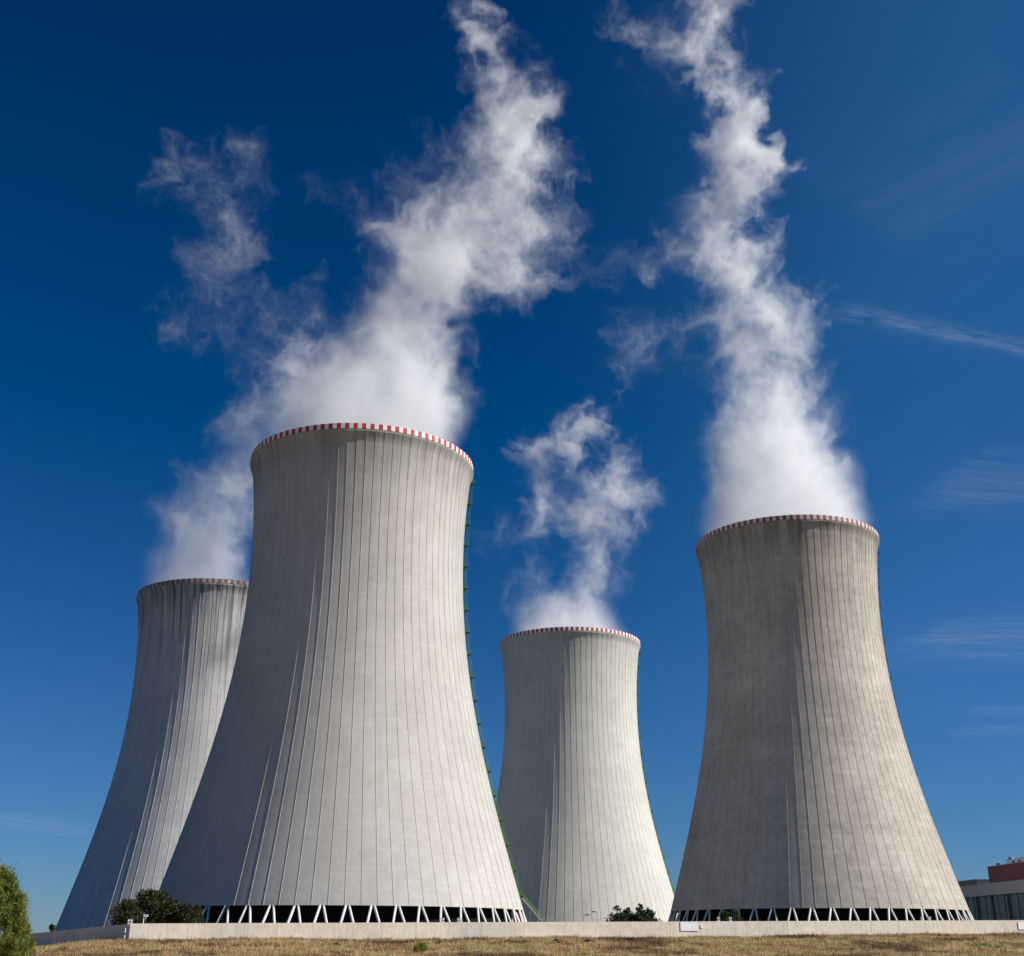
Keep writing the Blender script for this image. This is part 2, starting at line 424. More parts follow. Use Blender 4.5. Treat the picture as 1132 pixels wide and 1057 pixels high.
# ------------------------------------------------------------------ boundary wall
def wall_material(name, c):
    m, t = material(name, .9, .2)
    tc = t.new('ShaderNodeTexCoord').outputs['Object']; x, y, z = t.sep(tc)
    loc = t.new('ShaderNodeObjectInfo').outputs['Random']
    n = t.noise(t.vmath('ADD', tc, t.comb(t.math('MULTIPLY', loc, 90.0), 0, 0)), .8, 6.0, .7)
    streak = t.noise(t.comb(t.math('ADD', t.math('MULTIPLY', x, 3.0), t.math('MULTIPLY', loc, 50.0)), 0, t.math('MULTIPLY', z, .3)), 1.0, 4.0, .6)
    sub = t.math('ABSOLUTE', t.math('SUBTRACT', t.math('FRACT', t.math('DIVIDE', x, .75)), .5))
    v = t.math('MULTIPLY', t.rng(n, .25, .75, .80, 1.14), t.rng(streak, .3, .7, .86, 1.06))
    v = t.math('MULTIPLY', v, t.rng(loc, 0, 1, .93, 1.05))
    v = t.math('MULTIPLY', v, t.rng(sub, .46, .5, 1.0, .90))
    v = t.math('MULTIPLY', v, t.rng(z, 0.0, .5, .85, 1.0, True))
    t.put(t.bsdf.inputs['Base Color'], t.mix(1.0, tuple(c), t.comb(v, v, v), 'MULTIPLY'))
    bp = t.new('ShaderNodeBump'); bp.inputs['Strength'].default_value = .4; bp.inputs['Distance'].default_value = .05
    t.put(bp.inputs['Height'], n); t.put(t.bsdf.inputs['Normal'], bp.outputs[0])
    return m
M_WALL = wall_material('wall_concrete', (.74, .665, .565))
M_POST = simple('post_concrete', (.70, .625, .53), .9, .1, 2.0)
def top_z(px, py, Y): return at(px, py, Y)[2]
def build_wall(name, label, pts, tops, n, depth_below=1.6):
    """a straight run from pts[0] to pts[1] with panels between posts; tops are the heights of its two ends"""
    A = Vector((pts[0][0], pts[0][1], 0)); B = Vector((pts[1][0], pts[1][1], 0)); d = (B - A); L = d.length; d /= L
    ang = math.atan2(d.y, d.x)
    root = empty(name, (A.x, A.y, float(terrain(A.x, A.y))), ang); tag(root, label, 'concrete wall')
    z0 = root.location.z; step = L / n
    pm = None
    slope = (tops[1] - tops[0]) / n
    Ht = 2.4
    for i in range(n):
        ztop = tops[0] + (tops[1] - tops[0]) * (i + .5) / n - z0
        if pm is None:
            m = MB(); hs = slope * .5
            m.add([(0.10,-.08,0),(step-.10,-.08,0),(step-.10,.08,0),(0.10,.08,0),(0.10,-.08,Ht+depth_below-hs),(step-.10,-.08,Ht+depth_below+hs),(step-.10,.08,Ht+depth_below+hs),(0.10,.08,Ht+depth_below-hs)],
                  [(0,3,2,1),(4,5,6,7),(0,1,5,4),(1,2,6,5),(2,3,7,6),(3,0,4,7)])
            pm = m.build('wall_panel', M_WALL, root); o = pm
        else:
            o = pm.copy(); COL.objects.link(o); o.parent = root
        o.location = (i * step, 0, ztop - Ht - depth_below)
    po = None
    for i in range(n + 1):
        ztop = tops[0] + (tops[1] - tops[0]) * i / n - z0
        if po is None:
            m = MB(); m.box((-.10, -.095, -.0), (.10, .095, Ht + depth_below + .02)); po = m.build('post', M_POST, root); o = po
        else:
            o = po.copy(); COL.objects.link(o); o.parent = root
        o.location = (i * step, 0, ztop - Ht - depth_below)
    return root
WC = at(145, 1021, 190.0); WD = at(1132, 1017.3, 232.0)
# run on past the right edge of the frame
k_ = 1.18; WE = tuple(WC[i] + (WD[i] - WC[i]) * k_ for i in range(3))
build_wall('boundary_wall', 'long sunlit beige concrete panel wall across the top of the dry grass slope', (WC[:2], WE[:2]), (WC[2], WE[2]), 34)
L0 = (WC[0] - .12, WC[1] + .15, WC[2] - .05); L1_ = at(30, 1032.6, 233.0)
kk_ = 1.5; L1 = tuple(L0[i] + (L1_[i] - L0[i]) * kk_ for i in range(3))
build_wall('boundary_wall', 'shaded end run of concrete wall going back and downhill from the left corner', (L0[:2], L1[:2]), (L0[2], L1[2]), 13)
def wall_point(px):
    """point on the line of the long wall seen at pixel column px, and its top height"""
    lo, hi = 0.0, 1.3
    for _ in range(40):
        t = (lo + hi) / 2; P = [WC[i] + (WD[i] - WC[i]) * t for i in range(3)]
        q = at(px, 1019, P[1])
        if P[0] < q[0]: lo = t
        else: hi = t
    return P
WANG = math.atan2(WD[1] - WC[1], WD[0] - WC[0])
# --- blank white boards on the wall
M_BOARD = simple('white_board', (.82, .82, .83), .5, .03, 1.0)
def board(px, py0, py1, width, label, name='sign_board'):
    P = wall_point(px); z1 = at(px, py0, P[1])[2]; z0 = at(px, py1, P[1])[2]
    root = empty(name, (P[0], P[1] - .13, z0), WANG); tag(root, label, 'sign')
    m = MB(); m.box((-width / 2, -.05, 0), (width / 2, -.01, z1 - z0)); m.build('panel', M_BOARD, root)
    if width > 1:
        m = MB()
        for lo, hi in (((-width/2-.04, -.06, -.04), (width/2+.04, .0, 0)), ((-width/2-.04, -.06, z1-z0), (width/2+.04, .0, z1-z0+.04)), ((-width/2-.04, -.06, 0), (-width/2, .0, z1-z0)), ((width/2, -.06, 0), (width/2+.04, .0, z1-z0))):
            m.box(lo, hi)
        m.build('frame', simple('board_frame', (.6, .6, .6), .5), root)
board(761.5, 1019.3, 1029.0, 3.1, 'blank white board on the wall below the brownish tower')
board(1131.5, 1019.3, 1027.5, 2.6, 'blank white board on the wall below the glass hall')
board(775.2, 1022.6, 1026.0, .42, 'tiny white plate on the wall beside a blank white board', 'wall_plate')

# --- white detector heads and cameras standing on the wall
M_WHITEBOX = simple('white_housing', (.82, .82, .80), .4, .04, 4.0)
M_LENS = simple('black_glass', (.01, .01, .012), .1, .0, 1.0, .5)
def detector(px, py_top, label, stacked=2, side=1, Yoff=.0, group='white detectors along the wall top', big=1.0):
    P = wall_point(px); z0 = P[2]; zt = at(px, py_top, P[1] + Yoff)[2]
    root = empty('security_detector', (P[0], P[1] + .22 + Yoff, z0 - .5), WANG); tag(root, label, 'detector', group)
    hgt = zt - z0 + .5
    m = MB(); m.tube((0, 0, 0), (0, 0, hgt - .05), .06, n=8); m.box((-.1, -.12, .1), (.1, .1, .22)); m.build('post', M_BLACKSTEEL if stacked == 2 else M_WHITEBOX, root)
    for q in range(stacked):
        z = hgt - .17 - q * .42
        m = MB(); w = .50 * big; x0 = -.05 if side > 0 else -w * 1.35 + .05; x1 = w * 1.35 - .05 if side > 0 else .05
        m.box((x0, -.20, z - .13), (x1, .10, z + .13)); m.box((x0 - .03, -.25, z + .13), (x1 + .03, .12, z + .165))
        h = m.build('housing', M_WHITEBOX, root)
        m = MB(); m.tube(((x0 + x1) / 2, -.205, z), ((x0 + x1) / 2, -.225, z), .07, n=12); m.build('lens', M_LENS, h)
detector(158.0, 1011.0, 'white camera on a tall white stalk just right of the wall corner', 1, 1, group='white cameras and detectors on the wall')
GD = 'white cameras and detectors on the wall'
detector(145.8, 1016.2, 'white twin detector head at the wall corner, in front of the dark pines', 2, -1, group=GD)
detector(486.5, 1014.8, 'white twin detector pointing right, in front of the columns of the nearest tower', 2, 1, group=GD)
detector(509.8, 1014.8, 'white twin detector pointing left, in front of the columns of the nearest tower', 2, -1, group=GD)
detector(793.5, 1013.8, 'small white twin detector just left of the bush under the brownish tower', 2, 1, group=GD, big=.6)
detector(808.5, 1013.8, 'small white twin detector in front of the bush under the brownish tower', 2, -1, group=GD, big=.6)
detector(1018.8, 1013.6, 'small white twin detector before the brownish tower, left of the pair nearest the hall', 2, 1, group=GD, big=.6)
detector(1029.0, 1013.6, 'small white twin detector before the brownish tower, right of the pair nearest the hall', 2, -1, group=GD, big=.6)
# white marker of light at a wall gap, imitated by an added rod
def sliver():
    P = at(137.5, 1037.5, 188.2)
    root = empty('sunlight_rod', (P[0], P[1], float(terrain(P[0], P[1])) - .1)); tag(root, 'thin white banded marker of sunlight, made as a rod before the shaded wall', 'sliver')
    m = MB(); m.tube((0, 0, 0), (0, 0, 1.9), .05, n=8); m.build('rod', M_BLACKSTEEL, root)
    for a, b in ((.35, .85), (1.15, 1.75)):
        m = MB(); m.tube((0, 0, a), (0, 0, b), .062, n=10); m.build('white_sleeve', M_WHITEBOX, root)
sliver()
# --- street lamps behind the wall
def lamp(px, py, arms, label):
    Y = 262.0; p = at(px, py, Y); g = float(terrain(p[0], Y))
    root = empty('street_lamp', (p[0], Y, g)); tag(root, label, 'street lamp', 'street lamps behind the wall')
    h = p[2] - g
    m = MB(); m.tube((0, 0, -.2), (0, 0, h), .08, .05, 8); m.build('pole', simple('galvanised', (.42, .43, .43), .5, .1, 1.0), root)
    for s_ in arms:
        m = MB(); m.tube((0, 0, h - .15), (s_ * .55, 0, h), .04, n=6); m.box((s_ * .75 - .42, -.16, h - .05), (s_ * .75 + .42, .16, h + .10)); m.box((s_ * .75 - .34, -.12, h - .10), (s_ * .75 + .34, .12, h - .05))
        m.build('lamp_head', M_BLACKSTEEL, root)
lamp(645.4, 1011.4, (1,), 'thin street lamp behind the wall, left of the two below the smallest looking tower')
lamp(660.2, 1008.0, (-1,), 'thin street lamp behind the wall, right of the two below the smallest looking tower')

# ------------------------------------------------------------------ trees and bushes
def leaf_cloud(blobs, n, size, rng, flat=.35, up=.25, elong=1.6, fray=.10):
    """leaf clumps spread through ellipsoid blobs (x,y,z,rx,ry,rz,weight)"""
    b = np.array(blobs, float); w = b[:, 6] / b[:, 6].sum(); k = rng.choice(len(b), n, p=w)
    d = rng.normal(size=(n, 3)); d /= np.linalg.norm(d, axis=1)[:, None]
    r = rng.uniform(0, 1, n) ** (1 / 2.6) * (1 + np.abs(rng.normal(0, fray, n)) * (rng.uniform(0, 1, n) < .35))
    c = b[k, :3] + d * r[:, None] * b[k, 3:6] * (1 + rng.normal(0, .07, n))[:, None]
    a = d * .8 + rng.normal(size=(n, 3)) * .8; a[:, 2] += up; a /= np.linalg.norm(a, axis=1)[:, None]
    q = np.cross(a, rng.normal(size=(n, 3))); q /= np.linalg.norm(q, axis=1)[:, None]
    L = size * rng.uniform(.6, 1.5, n)[:, None]
    v0 = c - a * L * .5 * elong; v2 = c + a * L * .5 * elong; v1 = c + q * L * flat; v3 = c - q * L * flat
    V = np.stack([v0, v1, v2, v3], 1).reshape(-1, 3); F = np.arange(4 * n).reshape(n, 4)
    return V, F
M_BARK = simple('bark', (.09, .065, .045), .95, .3, 2.0)
def tree(name, label, cat, base, blobs, n, size, mat, trunk_h, trunk_r, rng, group=None, **kw):
    root = empty(name, base); tag(root, label, cat, group)
    V, F = leaf_cloud(blobs, n, size, rng, **kw)
    fast_mesh('crown' if trunk_h > 1 else 'foliage', V, F, mat, root)
    m = MB(); m.tube((0, 0, -.3), (0, 0, trunk_h), trunk_r, trunk_r * .35, 8)
    for bl in blobs[::max(1, len(blobs) // 9)]:
        z = min(trunk_h * .9, max(.1, bl[2] * .6)); m.tube((0, 0, z), (bl[0] * .9, bl[1] * .9, bl[2]), trunk_r * .35, trunk_r * .1, 6)
    m.build('trunk' if trunk_h > 1 else 'stem', M_BARK, root)
    return root
M_PINE = foliage('pine_needles', (.007,.013,.006), (.030,.040,.013), (.12,.105,.028), .5)
M_PINE2 = foliage('young_pine_needles', (.008,.018,.008), (.022,.045,.016), (.06,.085,.03), .6)
M_WILLOW = foliage('feathery_leaves', (.05,.075,.012), (.14,.17,.026), (.27,.26,.06), .35)
M_YG = foliage('yellow_green_leaves', (.09,.12,.01), (.20,.24,.025), (.33,.34,.06), 1.0)
M_WEED = foliage('dark_weed', (.02,.022,.008), (.05,.05,.018), (.11,.09,.035), 1.0)
def crown_from_px(px, Y, outline, zrng, rng, n_blobs=26, depth=.8):
    """blobs filling a crown whose half width at height fraction is given"""
    base = at(px, 1030, Y); g = float(terrain(base[0], Y)); out = []
    z0, z1 = zrng[0] - g, zrng[1] - g
    for _ in range(n_blobs):
        f = rng.uniform(0, 1); R = np.interp(f, [o[0] for o in outline], [o[1] for o in outline])
        a = rng.uniform(0, 6.28); q = R * math.sqrt(rng.uniform(0, 1)) * .8
        br = max(.28, R * rng.uniform(.28, .5))
        out.append((q * math.cos(a), q * math.sin(a) * depth, z0 + (z1 - z0) * f, br, br, br * rng.uniform(.6, .9), br ** 1.6))
    return (base[0], Y, g), out
rng = np.random.default_rng(21)
def pine(px, topy, halfw_px, Y, label, mat, group, outline, n=4500, size=.26, low=1028):
    top = at(px, topy, Y); w = at(px + halfw_px, topy, Y)[0] - top[0]
    zb = at(px, low, Y)[2]
    ol = [(f, q * w) for f, q in outline]
    base, blobs = crown_from_px(px, Y, ol, (zb, top[2] - .22 * w), rng, 60)
    tree('pine_tree', label, 'tree', base, blobs, n, size, mat, (top[2] - base[2]) * .9, .22, rng, group)
ROUND = [(0, .85), (.25, 1.0), (.6, .95), (.85, .75), (1, .5)]
CONE = [(0, 1.15), (.3, 1.05), (.6, .75), (.85, .4), (1, .12)]
GP = 'dark pines behind the left end of the wall'
pine(139, 992, 20, 226, 'dark pine above the wall corner, leftmost of its clump', M_PINE, GP, ROUND, 5500)
pine(163, 979, 24, 230, 'tallest round dark pine of the clump before the nearest tower', M_PINE, GP, ROUND, 8000)
pine(186, 990, 16, 224, 'olive tinged dark pine between the tallest pine and the low one', M_PINE, GP, ROUND, 4500)
pine(209, 997, 17, 222, 'low dark pine standing left of the first white columns of the nearest tower', M_PINE, GP, ROUND, 4500)
GQ = 'young pines before the small light tower'
pine(683, 998.5, 15, 236, 'young pine at the left end of the row before the small light tower', M_PINE2, GQ, CONE, 4200, .22)
pine(694.5, 1001, 13, 238, 'young pine second from left in the row before the small light tower', M_PINE2, GQ, CONE, 3800, .22)
pine(708.5, 997, 13, 236, 'young pine with the tallest pointed top, third from left before the small light tower', M_PINE2, GQ, CONE, 3800, .22)
pine(718, 1001, 14, 238, 'young pine at the right end of the row before the small light tower', M_PINE2, GQ, CONE, 3800, .22)
GR = 'bushy young pines under the brownish tower'
pine(803, 1005.5, 7, 240, 'bushy young pine under the brownish tower, left of two', M_PINE2, GR, ROUND, 1500, .2)
pine(813.5, 1005, 9, 241, 'bushy young pine under the brownish tower, right of two', M_PINE2, GR, ROUND, 1800, .2)
pine(57.5, 1021.5, 4.5, 262, 'tiny dark tree peeping over the shaded wall at the foot of the streaked tower', M_PINE, None, ROUND, 900, .22, low=1036)
# --- feathery shrub at the left edge, close to the camera
def left_shrub():
    Y = 72.0; base = at(-15, 1075, Y); g = float(terrain(base[0], Y)); rg = np.random.default_rng(5)
    H = at(-5, 961, Y)[2] - g; blobs = []
    for _ in range(230):
        f = rg.uniform(0, 1); R = np.interp(f, [0, .15, .4, .7, .9, 1], [2.35, 2.3, 1.95, 1.3, .75, .25])
        a = rg.uniform(0, 6.28); q = R * math.sqrt(rg.uniform(0, 1)); br = rg.uniform(.22, .44)
        blobs.append((q * math.cos(a), q * math.sin(a), .35 + (H - .6) * f, br * .8, br * .8, br * 1.5, 1))
    tree('feathery_shrub', 'tall feathery yellow green shrub at the left edge of the slope', 'shrub', (base[0], Y, g), blobs, 52000, .13, M_WILLOW, H * .7, .07, rg, flat=.12, up=1.2, elong=2.6, fray=.55)
left_shrub()
def weed(px, py_top, py_bot, Y, label, mat, n, w, cat='shrub', name='low_shrub', group=None):
    b = at(px, py_bot, Y); g = float(terrain(b[0], Y)); rg = np.random.default_rng(int(px))
    H = max(.3, at(px, py_top, Y)[2] - g); blobs = []
    for _ in range(14):
        f = rg.uniform(0, 1); a = rg.uniform(0, 6.28); q = w * math.sqrt(rg.uniform(0, 1)) * (1 - .45 * f)
        blobs.append((q * math.cos(a), q * math.sin(a), H * (.12 + .75 * f), w * .32, w * .32, H * .2, 1))
    root = empty(name, (b[0], Y, g)); tag(root, label, cat, group)
    V, F = leaf_cloud(blobs, n, .11, rg, flat=.2, up=.9, elong=2.0); fast_mesh('foliage', V, F, mat, root)
    m = MB()
    for i in range(5): m.tube((0, 0, -.1), (blobs[i][0], blobs[i][1], blobs[i][2]), .025, .01, 5)
    m.build('stem', M_BARK, root)
def ground_at(px, py):
    """distance at which the sight line through a pixel meets the terrain"""
    for Y in np.arange(110, 235, .25):
        p = at(px, py, Y)
        if p[2] <= float(terrain(p[0], Y)): return float(Y)
    return 170.0
weed(465, 1041.5, 1057, ground_at(465, 1055), 'bright yellow green shrub alone in the dry grass', M_YG, 2300, .95)
GW = 'dark weeds in the dry grass below the wall'
for px, py, lab in ((485, 1044, 'dark weed clump in the grass just right of the bright green shrub'), (562, 1042, 'dark weed clump in the grass below the green stair of the nearest tower'), (615, 1041.5, 'dark weed clump in the grass left of the street lamps'), (650, 1041.5, 'dark weed clump in the grass right below the two street lamps'), (697, 1040, 'dark weed clump in the grass below the young pines'), (372, 1046, 'olive weed clump in the grass far left of the bright green shrub')):
    weed(px, py - 3.2, py + .8, ground_at(px, py), lab, M_WEED, 700, .55, 'weed', 'weed_clump', GW)

# ------------------------------------------------------------------ buildings at the right
def hall():
    A = Vector(at(1020, 1000, 486.0)); B = Vector(at(1215, 1000, 352.0)); A.z = B.z = 0
    d = (B - A); L = d.length; d /= L; nrm = Vector((d.y, -d.x, 0))          # nrm points away from the camera side
    if nrm.x < 0: nrm = -nrm
    g = -2.0
    def frame(a, dep=0.0, z=0.0):
        p = A + d * a + nrm * dep
        return Matrix(((d.x, nrm.x, 0, p.x), (d.y, nrm.y, 0, p.y), (0, 0, 1, z), (0, 0, 0, 1)))
    F0 = frame(0)
    root = empty('glass_hall', (A.x, A.y, g)); tag(root, 'long hall with dark green glass front and grey fascia at the right edge', 'building')
    root.rotation_euler = (0, 0, math.atan2(d.y, d.x)); sgn = 1 if (Matrix.Rotation(root.rotation_euler[2], 4, 'Z') @ Vector((0, 1, 0))).dot(nrm) > 0 else -1
    zt = 19.6 - g; zf = 16.1 - g
    bx = lambda m, x0, x1, y0, y1, z0, z1: m.box((x0, min(y0 * sgn, y1 * sgn), z0), (x1, max(y0 * sgn, y1 * sgn), z1))
    m = MB(); bx(m, 0, L, -.9, -.35, zf, zt); bx(m, 0, L, -.93, -.3, zt, zt + .25); m.build('fascia', fascia_mat, root)
    m = MB(); bx(m, 0, L, .25, 45, -.5, zt - .3); m.build('hall_body', simple('hall_dark', (.06, .07, .07), .8), root)
    m = MB(); bx(m, 0, L, .0, .2, .4, zf - .02); m.build('glazing', glass_mat, root)
    m = MB()
    for x in np.arange(1.0, L, 12.5): bx(m, x, x + 1.0, -.42, -.004, 0, zf - .03)
    m.build('pier', simple('pier_paint', (.035, .05, .05), .5), root)
    m = MB()
    for x in np.arange(3.5, L, 5.0): bx(m, x, x + .12, -.14, -.005, .4, zf - .03)
    for z in (4.0, 8.2, 12.6): bx(m, 0, L, -.12, -.006, z, z + .22)
    m.build('mullion', simple('mullion_paint', (.035, .055, .055), .5), root)
    m = MB(); bx(m, 0, L, -.3, .25, -.6, .4); m.build('plinth', simple('plinth', (.3, .29, .27), .9), root)
    return A, d, nrm, L, sgn, root.rotation_euler[2], g
fm, t = material('fascia_metal', .5, .4)
tc = t.new('ShaderNodeTexCoord').outputs['Object']; x, y, z = t.sep(tc)
pj = t.math('FRACT', t.math('DIVIDE', x, 3.1)); v = t.math('MULTIPLY', t.rng(pj, .0, .03, .75, 1.0), t.rng(t.noise(tc, .25, 4.0), .3, .7, .9, 1.1))
t.put(t.bsdf.inputs['Base Color'], t.mix(1.0, (.22, .23, .245), t.comb(v, v, v), 'MULTIPLY')); fascia_mat = fm
gm, t = material('green_glass', .12, .5)
tc = t.new('ShaderNodeTexCoord').outputs['Object']; x, y, z = t.sep(tc)
wn = t.new('ShaderNodeTexWhiteNoise', noise_dimensions='2D'); t.put(wn.inputs['Vector'], t.comb(t.math('FLOOR', t.math('DIVIDE', t.math('SUBTRACT', x, 3.5), 2.5)), t.math('FLOOR', t.math('DIVIDE', z, 4.2)), 0))
v = t.rng(wn.outputs[0], 0, 1, .7, 1.3)
t.put(t.bsdf.inputs['Base Color'], t.mix(1.0, (.036, .068, .066), t.comb(v, v, v), 'MULTIPLY')); t.put(t.bsdf.inputs['Roughness'], t.rng(wn.outputs[0], 0, 1, .22, .32)); t.bsdf.inputs['Specular IOR Level'].default_value = .3; glass_mat = gm
HA, Hd, Hn, HL, HS, HROT, HG = hall()
def roof_block(name, label, cat, x0, x1, dep, depth, z0, z1, mat, extra=None):
    o = HA + Hd * x0 + Hn * dep
    root = empty(name, (o.x, o.y, z0), HROT); tag(root, label, cat)
    w = x1 - x0; h = z1 - z0; Y = lambda a, b: (min(a * HS, b * HS), max(a * HS, b * HS))
    m = MB(); y = Y(0, depth); m.box((0, y[0], 0), (w, y[1], h)); m.build('wall', mat, root)
    m = MB(); y = Y(-.08, depth + .08); m.box((-.08, y[0], h + .002), (w + .08, y[1], h + .22)); m.build('roof', simple('roof_edge', (.25, .25, .26), .6), root)
    if extra: extra(root, w, h, Y)
    return root
def x_of(px):
    """distance along the hall front seen at pixel column px"""
    lo, hi = 0.0, HL * 1.3
    for _ in range(40):
        t = (lo + hi) / 2; p = HA + Hd * t; q = at(px, 985, p.y)
        if p.x < q[0]: lo = t
        else: hi = t
    return lo
rm, t = material('red_cladding', .6, .3)
tc = t.new('ShaderNodeTexCoord').outputs['Object']; x, y, z = t.sep(tc)
cor = t.math('SINE', t.math('MULTIPLY', x, 2 * math.pi / .9)); row = t.rng(t.math('FRACT', t.math('DIVIDE', z, 1.9)), 0, .12, .55, 1.0)
col_ = t.rng(t.math('FRACT', t.math('DIVIDE', x, 5.4)), 0, .06, .6, 1.0)
v = t.math('MULTIPLY', t.math('MULTIPLY', row, col_), t.math('MULTIPLY', t.rng(cor, -1, 1, .78, 1.1), t.rng(t.noise(tc, .8, 5.0, .7), .3, .7, .75, 1.25)))
t.put(t.bsdf.inputs['Base Color'], t.mix(1.0, (.13, .034, .046), t.comb(v, v, v), 'MULTIPLY')); red_mat = rm
def red_extra(root, w, h, Y):
    m = MB()
    for x in (6.5, 18.5, 23.0, 34.0):
        y = Y(.4, 1.2); m.box((x, y[0], h + .2), (x + .9, y[1], h + .95))
    m.build('roof_vent', M_BLACKSTEEL, root)
def red():
    dep = 2.0; x0 = x_of(1088.5)
    o = HA + Hd * x0 + Hn * dep
    zt = at(1089, 958.8, o.y)[2]
    roof_block('red_plant_room', 'dark red clad plant room standing on the roof of the glass hall', 'building', x0, x0 + 75, dep, 22, 19.32, zt, red_mat, red_extra)
    x1 = x_of(1097); o = HA + Hd * x1 + Hn * 6
    z1 = at(1098, 951.3, o.y)[2]
    def mast(root, w, h, Y):
        m = MB(); y = Y(.5, 1.3); m.box((1.0, y[0], h + .22), (2.0, y[1], h + 1.0)); m.build('vent_hood', M_BLACKSTEEL, root)
        m = MB(); y = Y(.6, 1.4); m.box((2.4, y[0], h + .22), (3.6, y[1], h + .7)); m.build('skylight', M_WHITEBOX, root)
        m = MB(); y = Y(2, 2)[0]; m.tube((13, y, h), (13, y, h + 3.0), .07, n=6); m.tube((12.3, y, h + 2.2), (13.7, y, h + 2.2), .04, n=6); m.build('mast', M_BLACKSTEEL, root)
    roof_block('pale_plant_room', 'pale blue grey box on top of the dark red plant room', 'building', x1, x1 + 60, 6, 14, zt + .225, z1, simple('pale_cladding', (.50, .60, .68), .5, .06, .5), mast)
    z2 = at(1075, 972.6, (HA + Hd * x_of(1075)).y + 6)[2]
    xa, xb, xc = x_of(1045), x_of(1068.5), x_of(1090.5)
    roof_block('dark_roof_unit', 'dark slate coloured roof unit beside the white one left of the red plant room', 'roof unit', xa, xb - .1, 4, 8, 19.32, z2, simple('slate_cladding', (.07, .085, .10), .6))
    roof_block('white_roof_unit', 'low white roof unit between the dark unit and the red plant room', 'roof unit', xb + .1, xc + 8, 26, 8, 19.32, z2 + 1.4, simple('white_cladding', (.72, .74, .74), .6, .05))
red()

# ------------------------------------------------------------------ steam
def grf(shape, beta, rng, kmin=1.5, stretch=1.0):
    """gaussian random field with a power-law spectrum, zero mean, unit deviation"""
    n = rng.standard_normal(shape).astype(np.float32)
    F = np.fft.rfftn(n)
    big = max(shape)
    kx = np.fft.fftfreq(shape[0])[:, None, None] * big
    ky = np.fft.fftfreq(shape[1])[None, :, None] * big
    kz = np.fft.rfftfreq(shape[2])[None, None, :] * big * stretch
    k = np.sqrt(kx * kx + ky * ky + kz * kz)
    amp = np.where(k < kmin, 0.0, np.maximum(k, 1e-3) ** (-beta / 2))
    g = np.fft.irfftn(F * amp, s=shape).astype(np.float32)
    return (g - g.mean()) / g.std()

def samp(g, X, Y, Z):
    """trilinear lookup of grid g at float index coordinates, clamped"""
    nx, ny, nz = g.shape
    X = np.clip(X, 0, nx - 1.001); Y = np.clip(Y, 0, ny - 1.001); Z = np.clip(Z, 0, nz - 1.001)
    i = X.astype(np.int32); j = Y.astype(np.int32); k = Z.astype(np.int32)
    fx = (X - i).astype(np.float32); fy = (Y - j).astype(np.float32); fz = (Z - k).astype(np.float32)
    f = g.ravel(); b = (i * ny + j) * nz + k; sx = ny * nz; sy = nz
    c00 = f[b] * (1 - fz) + f[b + 1] * fz
    c01 = f[b + sy] * (1 - fz) + f[b + sy + 1] * fz
    c10 = f[b + sx] * (1 - fz) + f[b + sx + 1] * fz
    c11 = f[b + sx + sy] * (1 - fz) + f[b + sx + sy + 1] * fz
    return (c00 * (1 - fy) + c01 * fy) * (1 - fx) + (c10 * (1 - fy) + c11 * fy) * fx

def curl(shape, beta, rng, kmin):
    P = [grf(shape, beta, rng, kmin) for _ in range(3)]
    g = [np.gradient(p) for p in P]
    v = [g[2][1] - g[1][2], g[0][2] - g[2][0], g[1][0] - g[0][1]]
    s = np.sqrt((v[0] ** 2 + v[1] ** 2 + v[2] ** 2).mean())
    return [q / s for q in v]

